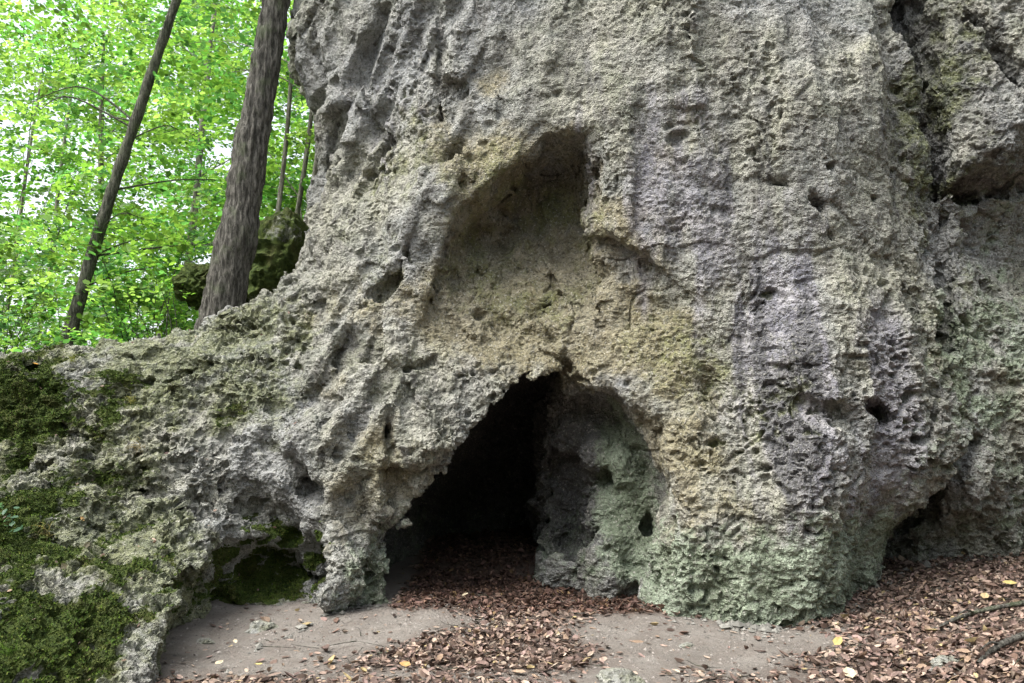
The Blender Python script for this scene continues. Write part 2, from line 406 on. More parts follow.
ck1 = noise(RV, 1.5, 10, (1.5, 1, .6)) + .22 * noise(RV, .25, 11); ck2 = noise(RV, .9, 0, (.6, 1, 1.5)) + .2 * noise(RV, .2, 1)
cm = sstep(.0, .35, noise(RV, .8, 3)); cm2 = sstep(.1, .4, noise(RV, .9, 6))
d -= .034 * np.exp(-(ck1 / .022) ** 2) * cm + .022 * np.exp(-(ck2 / .03) ** 2) * cm2
d += .020 * sstep(-.05, .05, ck2) * cm2 + .016 * sstep(-.04, .04, ck1) * cm
w4 = worley(RW, .22, 5, (.8, 1, 1.3))
d -= .09 * sstep(.40, .10, w4[:, 0]) * sstep(.80, .92, w4[:, 2])
d = d * calm
pit = np.clip(-d / .06, 0, 1)
RV = (RV + N * d[:, None]).astype(np.float32)
N = vnormals(RV, RQ)
print("disp", time.time() - _t)

# tint masks (mineral colour, stains, algae, moss, painted cave and alcove shade), all tied to places on the rock
def blob(px, py, Y, rx, rz):
    c = P(px, py, Y)
    return np.exp(-(((RV[:, 0] - c[0]) / rx) ** 2 + ((RV[:, 2] - c[2]) / rz) ** 2))
nA = noise(RV, .9, 1); nB = noise(RV, .35, 2); nC = noise(RV, .14, 3)
nr = nA * .5 + nB * .35 + nC * .25
ochre = np.clip(1.5 * blob(525, 250, 7.4, .75, .75) + .9 * blob(590, 330, 7.2, 1.0, .55) + .8 * blob(485, 65, 7.2, .28, .3) + .6 * blob(420, 300, 7.3, .6, .5) + .5 * blob(520, 150, 7.3, 1.2, .35) + .5 * blob(680, 430, 6.9, .35, .8) + .35 * blob(400, 450, 7.2, .6, .6), 0, 1.3)
ochre = np.clip(ochre + nr * .8 - .15, 0, 1)
lilac = np.clip(1.1 * blob(850, 430, 6.6, .75, 1.1) + .8 * blob(760, 300, 6.8, .7, .8) + .5 * blob(650, 130, 6.9, .9, 1.0) + .5 * blob(400, 80, 7.6, .8, 1.2), 0, 1)
streak = par(_noise_axis, RV, (.22, .6, 1.6)) + .6 * par(_noise_axis, RV + np.float32(5), (.08, .4, .7))
lilac = np.clip(lilac * (.7 + .6 * nr + .9 * streak), 0, 1)
dark = np.clip(.45 * blob(540, 200, 7.9, .55, .6) * (RV[:, 1] > 7.3) + .7 * blob(800, 420, 6.6, .6, .9) * (.3 + 1.5 * streak) + .8 * blob(940, 120, 7.3, .8, 1.8) * (.6 + nr) + .9 * blob(590, 480, 8.1, .6, 1.0) * (RV[:, 1] > 7.5) + .7 * blob(760, 260, 6.8, .45, 1.5) * (streak * 1.6 + .2), 0, 1)  # dark streaks, plus recess shade painted into alcove and inner cave wall
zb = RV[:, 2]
dark = np.maximum(dark, sstep(8.5, 9.2, RV[:, 1]) * (np.abs(RV[:, 0]) < 1.6) * (zb < 2.6))  # shade of the deep tunnel put into its wall colour
algae = sstep(1.15, .35, zb + .45 * nr) * sstep(-1.6, -1.1, RV[:, 0]) * .75
foot = sstep(.80, .5, zb + .30 * nr) * sstep(1.0, 1.3, RV[:, 0]) * sstep(3.4, 3.0, RV[:, 0]) * (RV[:, 1] < 7.6)
algae = np.maximum(algae, foot)
algae = np.where(RV[:, 1] > 7.45, algae * .35, algae)
algae = np.maximum(algae, np.clip(1.5 * blob(628, 500, 7.8, .26, .8) * sstep(7.3, 7.7, RV[:, 1]), 0, 1))
algae = np.maximum(algae, np.clip(.9 * blob(880, 540, 7.3, .3, .4) + .38 * blob(1000, 420, 7.6, .9, 1.8) * (.3 + 1.6 * nr) + .55 * blob(945, 310, 7.3, .15, .4), 0, 1))
algae = np.clip(algae + .35 * nr * (algae > .05), 0, 1)
greenish = np.clip(1.1 * blob(530, 240, 7.7, .60, .8) + .7 * blob(400, 220, 7.5, .5, .9) + .5 * blob(700, 350, 6.8, .8, .6) + .6 * blob(940, 150, 7.3, .5, 2) + 1.0 * left + .5 * pit * rough, 0, 1) * np.clip(.55 + 1.3 * nr, 0, 1)
up = N[:, 2]
mreg = np.clip(1.25 * blob(10, 410, 7.1, .75, .45) + .95 * blob(5, 540, 5.9, .50, .6) + .55 * blob(110, 385, 7.5, .5, .2) + .75 * blob(35, 640, 5, .45, .35) + 1.5 * blob(275, 565, 7.3, .62, .46) * sstep(6.8, 7.1, RV[:, 1]) + .27 * blob(110, 600, 5.3, .5, .5) + .12 * blob(60, 470, 6.6, .6, .5) + .40 * blob(250, 420, 7.4, .6, .4), 0, 1.2)
cav = 1.0 * blob(275, 565, 7.3, .7, .45)
moss = np.clip((mreg * 1.5 + .55 * up + 1.1 * nB + .6 * nC + .5 * cav - 1.25) * 1.8, 0, 1) * sstep(.12, .35, mreg)
topm = sstep(-3.6, -4.6, RV[:, 0]) * sstep(1.9, 2.15, zb) * sstep(-.2, .3, up)
moss = np.clip(np.maximum(moss, topm * np.clip(.2 + 1.4 * nr, 0, 1)), 0, 1)

def mat(name):
    m = bpy.data.materials.new(name); m.use_nodes = True
    nt = m.node_tree; b = nt.nodes['Principled BSDF']; b.inputs['Roughness'].default_value = .95
    b.inputs['Specular IOR Level'].default_value = .2
    return m, nt, b
class G:                       # small node-graph helper
    def __init__(s, nt): s.nt = nt
    def n(s, t, **k):
        q = s.nt.nodes.new(t)
        for a, v in k.items(): setattr(q, a, v)
        return q
    def l(s, a, b): s.nt.links.new(a, b)
    def noise(s, scale, detail=4, rough=.6, vec=None, sx=None):
        q = s.n('ShaderNodeTexNoise'); q.inputs['Scale'].default_value = scale; q.inputs['Detail'].default_value = detail; q.inputs['Roughness'].default_value = rough
        v = vec
        if v is None:
            tc = s.n('ShaderNodeTexCoord'); v = tc.outputs['Object']
        if sx:
            mp = s.n('ShaderNodeMapping'); mp.inputs['Scale'].default_value = sx; s.l(v, mp.inputs[0]); v = mp.outputs[0]
        s.l(v, q.inputs['Vector']); return q.outputs['Fac']
    def vor(s, scale, feature='F1'):
        q = s.n('ShaderNodeTexVoronoi'); q.feature = feature; q.inputs['Scale'].default_value = scale
        tc = s.n('ShaderNodeTexCoord'); s.l(tc.outputs['Object'], q.inputs['Vector']); return q.outputs['Distance']
    def ramp(s, x, a, b, c0=0., c1=1.):
        q = s.n('ShaderNodeMapRange'); q.inputs[1].default_value = a; q.inputs[2].default_value = b; q.inputs[3].default_value = c0; q.inputs[4].default_value = c1
        s.l(x, q.inputs[0]); return q.outputs[0]
    def mul(s, a, b, op='MULTIPLY'):
        q = s.n('ShaderNodeMath', operation=op)
        for i, v in enumerate((a, b)):
            if isinstance(v, (int, float)): q.inputs[i].default_value = v
            else: s.l(v, q.inputs[i])
        return q.outputs[0]
    def mix(s, f, a, b, bt='MIX'):
        q = s.n('ShaderNodeMix', data_type='RGBA', blend_type=bt)
        if isinstance(f, (int, float)): q.inputs[0].default_value = f
        else: s.l(f, q.inputs[0])
        for i, v in ((6, a), (7, b)):
            if isinstance(v, tuple): q.inputs[i].default_value = (*v, 1)
            else: s.l(v, q.inputs[i])
        return q.outputs[2]
    def attr(s, name, out='Fac'):
        q = s.n('ShaderNodeAttribute'); q.attribute_name = name; return q.outputs[out]
    def bump(s, h, dist, strength=1., nrm=None):
        q = s.n('ShaderNodeBump'); q.inputs['Strength'].default_value = strength; q.inputs['Distance'].default_value = dist
        s.l(h, q.inputs['Height'])
        if nrm: s.l(nrm, q.inputs['Normal'])
        return q.outputs[0]

def rock_material(name, attrs=True):
    m, nt, b = mat(name); g = G(nt)
    c = g.mix(g.ramp(g.noise(1.3, 5), .35, .68), (.25, .255, .225), (.365, .36, .275))
    c = g.mix(g.ramp(g.noise(5, 6, .7), .45, .75), c, (.48, .465, .40))
    c = g.mix(g.ramp(g.noise(2.2, 6, .75), .5, .66, 0, .45), c, (.25, .27, .18))
    c = g.mix(g.ramp(g.noise(.8, 3), .42, .6, 0, .6), c, (.33, .34, .365))
    c = g.mix(g.ramp(g.noise(8, 5, .7, sx=(1, 1, .35)), .48, .66, 0, .85), c, (.15, .145, .135))
    def crisp(name, sc, amt, sx=None, k=1.1):
        nz = g.mul(g.mul(g.noise(sc, 8, .72, sx=sx), -.5, 'ADD'), k, 'MULTIPLY')
        nz = g.mul(g.mul(nz, g.ramp(g.attr(name), .02, .2)), g.attr(name), 'ADD')
        return g.mul(g.ramp(nz, .22, .62), amt)
    if attrs:
        c = g.mix(crisp('ochre', 6, .58), c, g.mix(g.ramp(g.noise(7, 5), .35, .65), (.20, .16, .065), (.33, .28, .14)))
        c = g.mix(crisp('lilac', 4, .55, (1.6, 1, .4), 1.5), c, g.mix(g.ramp(g.noise(4, 5), .4, .62), (.20, .195, .26), (.42, .40, .45)))
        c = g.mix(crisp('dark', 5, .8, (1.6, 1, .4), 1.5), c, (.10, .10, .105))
        c = g.mix(crisp('greenish', 9, .62, None, 1.5), c, g.mix(g.ramp(g.noise(9, 4), .4, .6), (.085, .11, .03), (.20, .22, .08)))
        al = crisp('algae', 7, .85, None, 2.3)
        c = g.mix(g.mul(al, .9), c, g.mix(g.ramp(g.noise(3.2, 4), .4, .6), (.15, .195, .12), (.33, .40, .285)))
    c = g.mix(g.ramp(g.noise(38, 5, .75), .55, .66, 0, .8), c, (.56, .54, .49))
    c = g.mix(g.ramp(g.noise(30, 5, .75, sx=(1.2, 1, .8)), .52, .63, 0, .85), c, (.085, .088, .068))
    c = g.mix(g.ramp(g.noise(75, 3, .7), .56, .68, 0, .6), c, (.07, .07, .06))
    h = g.mul(g.noise(28, 8, .75), 1.0); v = g.ramp(g.vor(45), 0, .45)
    hh = g.mul(g.mul(h, .7), g.mul(v, .35), 'ADD')
    if attrs:
        ms = g.ramp(g.mul(g.attr('moss'), g.ramp(g.noise(14, 6, .7), .2, .8, -.35, .35), 'ADD'), .35, .6)
        mc = g.mix(g.ramp(g.noise(22, 5, .7), .35, .65), (.026, .044, .012), (.085, .115, .025))
        mc = g.mix(g.ramp(g.noise(3, 4), .5, .7, 0, .6), mc, (.085, .07, .03))
        c = g.mix(ms, c, mc)
    g.l(c, b.inputs['Base Color'])
    g.l(g.bump(hh, .045, 1.0), b.inputs['Normal'])
    return m
M_ROCK = rock_material('weathered_limestone')

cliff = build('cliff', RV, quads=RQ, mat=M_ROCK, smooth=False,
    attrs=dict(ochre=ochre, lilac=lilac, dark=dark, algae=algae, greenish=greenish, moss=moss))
tag(cliff, 'tall pitted grey limestone cliff with alcove and dark cave mouth', 'cliff', kind='thing')
# the unseen upper and rear part of the same crag, coarser
parts_V = []; parts_Q = []; base = 0
for lo, hi in (((-6.6, 4, 6.2), (12, 17, 13.2)), ((-6.6, 11.9, -.4), (12, 17, 6.4)), ((6.1, 4, -.4), (12, 12.1, 6.4)), ((-11.5, 3, -.4), (-6.4, 17, 6.4))):
    v, q = extract(lo, hi, .12)
    parts_V.append(v); parts_Q.append(q + base); base += len(v)
cv = np.concatenate(parts_V)
build('cliff_top', cv, quads=np.concatenate(parts_Q), mat=rock_material('limestone_upper', False), parent=cliff, smooth=False)
print("cliff", time.time() - _t)
BVH = None
def make_bvh():
    global BVH, NRM
    me = cliff.data
    # coarse enough for placing things: every polygon
    vs = [tuple(v) for v in RV.tolist()]
    BVH = BVHTree.FromPolygons(vs, RQ.tolist())
make_bvh()
def hit(px, py):
    d = ray(px, py); d = d / np.linalg.norm(d)
    loc, nrm, i, dist = BVH.ray_cast(Vector((0, 0, CAMZ)), Vector(d))
    return loc, nrm
print("bvh", time.time() - _t)

# ------------------------------------------------------------------ ground
def ground_z(x, y):
    x = np.asarray(x, np.float32); y = np.asarray(y, np.float32)
    p = np.stack((x.ravel(), y.ravel(), np.zeros(x.size, np.float32)), 1).astype(np.float32)
    z = .13 * np.maximum(x - 2.3, 0) * sstep(2.0, 4.0, y) + .05 * np.maximum(y - 7.6, 0)
    z = z + .10 * sstep(-2.0, -3.2, x)
    z = np.minimum(z, 1.5)
    z = z + (.05 * noise(p, 1.3, 3) + .030 * noise(p, .45, 4) + .012 * noise(p, .16, 5) + .005 * noise(p, .07, 6)).reshape(x.shape)
    # forest floor behind the low shoulder of rock
    up_ = sstep(8.3, 9.3, y) * sstep(-1.9, -2.7, x)
    hillz = 1.95 - .02 * np.maximum(y - 9, 0) + (.25 * noise(p, 3.5, 7)).reshape(x.shape) * sstep(9, 12, y)
    hillz = hillz + .25 * sstep(-3.6, -2.6, x) * sstep(20, 9, y)
    z = z + up_ * (hillz - z)
    side = sstep(-7.6, -10.5, x) * (1.8) * sstep(0, 5, y) * (1 - up_)
    return z + side
def graded(lo, hi, h, far, grow=1.18):
    a = list(np.arange(lo, hi, h)); s = h
    while a[-1] < far: s *= grow; a.append(a[-1] + s)
    s = h
    while a[0] > -far: s *= grow; a.insert(0, a[0] - s)
    return np.array(a)
ax_ = graded(-4.5, 6.2, .035, 600); ay_ = graded(4.2, 11.5, .035, 600)
GXX, GYY = np.meshgrid(ax_, ay_, indexing='ij')
GZZ = ground_z(GXX, GYY)
nx, ny = GXX.shape
ii = np.arange(nx * ny).reshape(nx, ny)
gq = np.stack((ii[:-1, :-1], ii[1:, :-1], ii[1:, 1:], ii[:-1, 1:]), -1).reshape(-1, 4)
def litter(x, y):               # how thickly leaves lie at a spot (0..1)
    x = np.asarray(x, np.float32); y = np.asarray(y, np.float32)
    p = np.stack((x.ravel(), y.ravel(), np.zeros(x.size, np.float32)), 1).astype(np.float32)
    nn = (noise(p, .8, 8) * .5 + noise(p, .3, 9) * .4).reshape(x.shape)
    def e(cx, cy, rx, ry): return np.exp(-(((x - cx) / rx) ** 2 + ((y - cy) / ry) ** 2))
    m = .95 * sstep(6.75, 7.1, y) * sstep(-1.15, -.95, x) * sstep(1.75, 1.5, x) + .9 * e(.1, 6.6, .5, .7)
    m = m + 1.0 * e(-.65, 5.75, .65, .42) + .9 * e(.1, 5.9, .7, .35) + .9 * sstep(1.6, 2.8, x + .35 * (5.9 - y)) + .55 * e(1.2, 5.35, .5, .2) + .6 * sstep(5.3, 5.0, y)
    m = m + .5 * e(1.8, 6.8, .4, .1) + .35 * e(-1.7, 5.15, .5, .2)
    m = m * 1.15 - .95 * e(1.6, 6.2, 1.0, .28) - .8 * e(-1.45, 6.2, .75, .5) - .35 * e(.7, 6.3, .7, .25) 
    m = np.where(y > 8.3, np.where(x < -2, 1., m), m)
    return np.clip(m + .55 * nn, 0, 1)
lit = litter(GXX, GYY)
lit = np.where(GZZ > 1.2, 1, lit)
m, nt, b = mat('trodden_earth'); g = G(nt)
c = g.mix(g.ramp(g.noise(1.6, 5), .35, .65), (.21, .19, .168), (.31, .285, .255))
c = g.mix(g.ramp(g.noise(4.5, 6, .75), .45, .6, 0, .7), c, (.22, .19, .165))
c = g.mix(g.ramp(g.noise(60, 5, .7), .55, .75, 0, .4), c, (.30, .28, .25))
c = g.mix(g.ramp(g.noise(45, 5, .75), .55, .7, 0, .7), c, (.07, .055, .045))
c = g.mix(g.mul(g.attr('litter'), .8), c, g.mix(g.ramp(g.noise(35, 4), .35, .65), (.035, .022, .016), (.13, .075, .05)))
c = g.mix(g.attr('forest'), c, g.mix(g.ramp(g.noise(8, 5), .35, .65), (.045, .09, .015), (.10, .09, .05)))
g.l(c, b.inputs['Base Color']); g.l(g.bump(g.noise(30, 10, .8), .04, 1.), b.inputs['Normal'])
M_EARTH = m
ground = build('ground', np.stack((GXX, GYY, GZZ), -1).reshape(-1, 3), quads=gq, mat=M_EARTH, smooth=True,
    attrs=dict(litter=lit.ravel(), forest=(sstep(1.3, 1.8, GZZ)).ravel()))
tag(ground, 'trodden grey earth in front of the cave', 'ground', kind='structure')
print("ground", time.time() - _t)
def ghit(px, py):
    d = ray(px, py); t = 2.0
    for t in np.arange(3, 14, .01):
        x, y, z = d * t + np.array((0, 0, CAMZ))
        if z <= float(ground_z(np.array([x]), np.array([y]))[0]): return np.array((x, y, z))
    return None

# ------------------------------------------------------------------ leaves
def unit(v): return v / (np.linalg.norm(v, axis=-1, keepdims=True) + 1e-9)
def leaf_mesh(C, T, Nn, L, W, curl, flat=False):
    """C centres, T length axis, Nn normal, L, W sizes, curl: amount; curved broad leaves"""
    S = np.cross(T, Nn)
    cu = curl[:, None]; L = L[:, None]; W = W[:, None]
    if flat:
        tpl = [(-.5, 0, 0), (-.22, .42, 1), (.18, .40, 1), (.5, 0, .3), (.18, -.40, 1), (-.22, -.42, 1)]
        quads = np.array([(0, 1, 2, 3), (0, 3, 4, 5)])
    else:
        tpl = [(-.5, 0, .5), (-.2, 0, 0), (.2, 0, 0), (.52, 0, .9), (-.24, .42, .9), (.17, .40, 1.), (-.24, -.42, .7), (.17, -.40, 1.)]
        quads = np.array([(4, 5, 2, 1), (1, 2, 7, 6)])
        tr = np.array([(0, 4, 1), (0, 1, 6), (5, 3, 2), (2, 3, 7)])
    vs = [C + T * (a * L) + S * (b_ * W) + Nn * (c_ * cu * L) for a, b_, c_ in tpl]
    V = np.stack(vs, 1); n, k = V.shape[:2]; base = (np.arange(n) * k)[:, None, None]
    Q = (quads[None] + base).reshape(-1, 4)
    Tt = None if flat else (tr[None] + base).reshape(-1, 3)
    return V.reshape(-1, 3), Q, Tt, k
def leaf_mat(name, transl, rough=.6, spec=.3, tfac=.5):
    m, nt, b = mat(name); g = G(nt)
    c = g.attr('tint', 'Color'); b.inputs['Roughness'].default_value = rough; b.inputs['Specular IOR Level'].default_value = spec
    c2 = g.mix(g.ramp(g.noise(60, 3), .4, .7, 0, .35), c, (.02, .02, .01)) if not transl else c
    g.l(c2, b.inputs['Base Color'])
    if transl:
        t = g.n('ShaderNodeBsdfTranslucent'); g.l(g.mix(1.0, c, (1.55, 1.5, 1.0), 'MULTIPLY'), t.inputs[0])
        mx = g.n('ShaderNodeMixShader'); mx.inputs[0].default_value = tfac
        g.l(b.outputs[0], mx.inputs[1]); g.l(t.outputs[0], mx.inputs[2]); g.l(mx.outputs[0], nt.nodes['Material Output'].inputs[0])
    return m
M_DEAD = leaf_mat('dry_leaf', False, .7, .25); M_GREEN = leaf_mat('green_leaf', True, .45, .4, .55)
DEAD = np.array([(.17, .11, .085), (.22, .15, .12), (.11, .072, .058), (.30, .22, .18), (.20, .14, .12), (.38, .30, .235), (.075, .05, .042), (.26, .185, .13), (.24, .165, .145), (.14, .10, .08), (.34, .25, .20)])

n = 150000
lx = RNG.uniform(-3.2, 6.0, n); ly = RNG.uniform(4.3, 11.3, n) 
dens = litter(lx, ly)
prob = np.where(dens > .15, dens ** 1.3, .03) * np.where(ly > 8.6, .5, 1)
prob = prob * np.where(lx < -2.4, .2, 1)
kp = RNG.random(n) < prob * .58
lx, ly, dens = lx[kp], ly[kp], dens[kp]; n = len(lx)
gz_ = ground_z(lx, ly)
e = .05
gn = unit(np.stack((-(ground_z(lx + e, ly) - gz_) / e, -(ground_z(lx, ly + e) - gz_) / e, np.ones(n)), 1))
tilt = RNG.normal(0, .34, (n, 3)) * (.4 + .8 * dens[:, None]); Nn = unit(gn + tilt)
a = RNG.uniform(0, 2 * np.pi, n); T = unit(np.cross(Nn, np.stack((np.cos(a), np.sin(a), np.zeros(n)), 1)))
L = RNG.uniform(.018, .070, n) * np.where(RNG.random(n) < .18, 1.55, 1) * np.where(ly > 6.9, .85, 1); Wd = L * RNG.uniform(.35, .75, n)
C_ = np.stack((lx, ly, gz_ + .006 + dens * RNG.uniform(0, .03, n)), 1)
led = np.nonzero((N[:, 2] > .72) & (RV[:, 0] < -1.9) & (RV[:, 1] < 8.3) & (RV[:, 2] > .1))[0]; led = led[RNG.integers(0, len(led), 260)]
C_ = np.concatenate((C_, RV[led] + N[led] * .01)); Nn = np.concatenate((Nn, unit(N[led] + RNG.normal(0, .25, (260, 3))))); T = np.concatenate((T, unit(np.cross(Nn[-260:], RNG.normal(size=(260, 3))))))
L = np.concatenate((L, RNG.uniform(.02, .05, 260))); Wd = np.concatenate((Wd, L[-260:] * .6)); ly = np.concatenate((ly, RV[led][:, 1])); lx = np.concatenate((lx, RV[led][:, 0])); n += 260
V, Q, Tr, k = leaf_mesh(C_, T, Nn, L, Wd, np.where(RNG.random(n) < .3, RNG.uniform(-.35, .5, n), RNG.uniform(-.1, .2, n)))
ci = RNG.integers(0, len(DEAD), n); cc = DEAD[ci] * RNG.uniform(.5, 1.3, (n, 1))
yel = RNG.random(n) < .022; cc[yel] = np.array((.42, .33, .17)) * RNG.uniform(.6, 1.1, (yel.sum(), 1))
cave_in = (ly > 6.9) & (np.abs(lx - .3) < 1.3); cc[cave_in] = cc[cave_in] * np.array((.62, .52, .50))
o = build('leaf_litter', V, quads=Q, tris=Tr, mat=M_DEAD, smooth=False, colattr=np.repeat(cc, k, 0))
tag(o, 'brown dry leaf litter strewn over the earth and cave floor', 'leaf litter', kind='stuff')
print("litter", n, time.time() - _t)

# gravel crumbs on the bare earth
def blob_stones(C, R, seed):
    t = np.array([(-1, 0, 0), (1, 0, 0), (0, -1, 0), (0, 1, 0), (0, 0, -1), (0, 0, 1)], float)
    F = np.array([(0, 2, 5), (2, 1, 5), (1, 3, 5), (3, 0, 5), (2, 0, 4), (1, 2, 4), (3, 1, 4), (0, 3, 4)])
    n = len(C); V = t[None] * R[:, None, None] * np.random.default_rng(seed).uniform(.5, 1.2, (n, 6, 1)); V[:, :, 2] *= .6
    th = np.random.default_rng(seed + 1).uniform(0, 6.3, n); c, s = np.cos(th)[:, None], np.sin(th)[:, None]
    X = V[:, :, 0] * c - V[:, :, 1] * s; Y = V[:, :, 0] * s + V[:, :, 1] * c
    V = np.stack((X, Y, V[:, :, 2]), -1) + C[:, None]
    return V.reshape(-1, 3), (F[None] + (np.arange(n) * 6)[:, None, None]).reshape(-1, 3)
n = 9000; gx_ = RNG.uniform(-2.8, 4.5, n); gy_ = RNG.uniform(4.5, 7.3, n); R = RNG.gamma(1.6, .0035, n) + .003
V, F = blob_stones(np.stack((gx_, gy_, ground_z(gx_, gy_)), 1), R, 4)
gc = np.array([[.24, .22, .20]]) * RNG.uniform(.4, 1.3, (n, 1))
# stones that have come off the wall, lying along its foot
m2_ = 420; fx = RNG.uniform(-1.9, 5.2, m2_); fx = np.where((fx > -1.1) & (fx < 1.3), fx * .2 + 1.9, fx)
fy = look(FRONT, fx.astype(np.float32), np.full(m2_, .1, np.float32)) - np.abs(RNG.normal(0, .13, m2_)) - .02
R2 = RNG.gamma(1.8, .009, m2_) + .006
V2, F2 = blob_stones(np.stack((fx, fy, ground_z(fx, fy) + .2 * R2), 1), R2, 8)
V = np.concatenate((V, V2)); F = np.concatenate((F, F2 + n * 6))
gc = np.repeat(np.concatenate((gc, np.array([[.21, .205, .185]]) * RNG.uniform(.6, 1.2, (m2_, 1)))), 6, 0)
M_GRAVEL = leaf_mat('gravel', False, .9, .2)
o = build('gravel', V, tris=F, mat=M_GRAVEL, smooth=False, colattr=gc); tag(o, 'small grey stone crumbs scattered on the bare earth', 'gravel', kind='stuff')

# ------------------------------------------------------------------ tubes (trunks, limbs, sticks)
def tube(path, radii, seg=12, rough=0., seed=0, groove=0., cap=True):
    path = np.array(path, float); radii = np.array(radii, float); n = len(path)
    T = unit(np.gradient(path, axis=0)); ref = np.array((.3, 1., .1)) if abs(T[0][1]) < .8 else np.array((1., 0, .1))
    A = unit(np.cross(T, ref)); B = np.cross(T, A)
    th = np.linspace(0, 2 * np.pi, seg, endpoint=False)
    ring = A[:, None] * np.cos(th)[None, :, None] + B[:, None] * np.sin(th)[None, :, None]
    V = path[:, None] + ring * radii[:, None, None]
    if rough or groove:
        p = V.reshape(-1, 3).astype(np.float32) + seed * 3.1
        q = rough * noise(p, radii.max() * 1.2, 2) + groove * (.3 - np.abs(noise(p, .05, 3, (1, 1, .10)))) + groove * .5 * noise(p, .035, 4, (1, 1, .3))
        V = V + ring * (q.reshape(n, seg)[..., None]) 
    V = V.reshape(-1, 3); ii = np.arange(n * seg).reshape(n, seg); jj = np.roll(ii, -1, 1)
    Q = np.stack((ii[:-1], jj[:-1], jj[1:], ii[1:]), -1).reshape(-1, 4)
    return V, Q
class MB:
    def __init__(s): s.V = []; s.Q = []; s.n = 0
    def add(s, V, Q): s.V.append(V); s.Q.append(Q + s.n); s.n += len(V)
    def build(s, name, m, parent=None, smooth=True): return build(name, np.concatenate(s.V), quads=np.concatenate(s.Q), mat=m, parent=parent, smooth=smooth)
def curve(pts, n):
    pts = np.array(pts, float); t = np.linspace(0, len(pts) - 1, n); out = []
    for u in t:
        i = min(int(u), len(pts) - 2); f = u - i
        p0 = pts[max(i - 1, 0)]; p1 = pts[i]; p2_ = pts[i + 1]; p3 = pts[min(i + 2, len(pts) - 1)]
        out.append(.5 * ((2 * p1) + (-p0 + p2_) * f + (2 * p0 - 5 * p1 + 4 * p2_ - p3) * f * f + (-p0 + 3 * p1 - 3 * p2_ + p3) * f ** 3))
    return np.array(out)
def bark(name, c0, c1, sc=1.):
    m, nt, b = mat(name); g = G(nt)
    s_ = g.noise(26 * sc, 8, .7, sx=(1, 1, .18))
    c = g.mix(g.ramp(s_, .43, .57), c0, c1)
    s2 = g.noise(60 * sc, 6, .7, sx=(1, 1, .3)); c = g.mix(g.ramp(s2, .5, .65, 0, .6), c, tuple(v * .35 for v in c0))
    c = g.mix(g.ramp(g.noise(5, 4), .52, .68, 0, .5), c, (.11, .14, .07))
    c = g.mix(g.ramp(g.noise(30, 4, .7), .60, .72, 0, .6), c, (.26, .26, .23))
    g.l(c, b.inputs['Base Color']); g.l(g.bump(g.mul(s_, g.mul(s2, .4), 'ADD'), .05, 1.), b.inputs['Normal']); return m
M_BARK = bark('grey_brown_bark', (.055, .052, .044), (.20, .19, .165), 1.5)
M_BARK2 = bark('dark_green_bark', (.05, .052, .038), (.18, .18, .14), 1.5)
M_BARK3 = bark('pale_bark', (.11, .10, .08), (.28, .27, .22), .6)

GREENS = np.array([(.13, .27, .045), (.18, .33, .06), (.08, .21, .04), (.24, .40, .10), (.10, .27, .075)])
def spray_leaves(centres, per, rad, size, seed, tint=1., flatness=.28):
    r = np.random.default_rng(seed); m_ = len(centres); n = m_ * per
    ctr = np.repeat(centres, per, 0)
    sn = unit(np.stack((r.normal(0, flatness, m_), r.normal(0, flatness, m_), np.ones(m_)), 1)); sn = np.repeat(sn, per, 0)
    th = r.uniform(0, 2 * np.pi, n); q = np.sqrt(r.random(n)) * rad * np.repeat(r.uniform(.6, 1.3, m_), per)
    sx_ = unit(np.cross(sn, np.array((0., 1, .2)))); sy_ = np.cross(sn, sx_)
    el = np.repeat(r.uniform(.45, 1., m_), per); rot = np.repeat(r.uniform(0, 6.3, m_), per)
    a0 = np.cos(th) * q; b0 = np.sin(th) * q * el
    a1 = a0 * np.cos(rot) - b0 * np.sin(rot); b1 = a0 * np.sin(rot) + b0 * np.cos(rot)
    C = ctr + sx_ * a1[:, None] + sy_ * b1[:, None] + sn * r.normal(0, .05, n)[:, None] - np.array((0, 0, 1.)) * (q ** 2 * .25)[:, None]
    Nn = unit(sn + r.normal(0, .38, (n, 3))); T = unit(np.cross(Nn, unit(r.normal(size=(n, 3)))))
    L = r.uniform(.7, 1.25, n) * size; L = L * np.where(r.random(n) < .25, 1.45, 1); W = L * r.uniform(.55, .95, n)
    V, Q, _, k = leaf_mesh(C, T, Nn, L, W, r.uniform(-.02, .14, n), flat=True)
    cl = GREENS[r.integers(0, len(GREENS), m_)] * r.uniform(.45, 1.45, (m_, 1)) * tint
    cc = np.repeat(cl, per, 0) * r.uniform(.85, 1.15, (n, 1))
    return V, Q, np.repeat(cc, k, 0)
def crown(parent, centres, per, rad, size, seed, tint=1.):
    V, Q, cc = spray_leaves(centres, per, rad, size, seed, tint)
    return build('crown', V, quads=Q, mat=M_GREEN, parent=parent, smooth=False, colattr=cc)
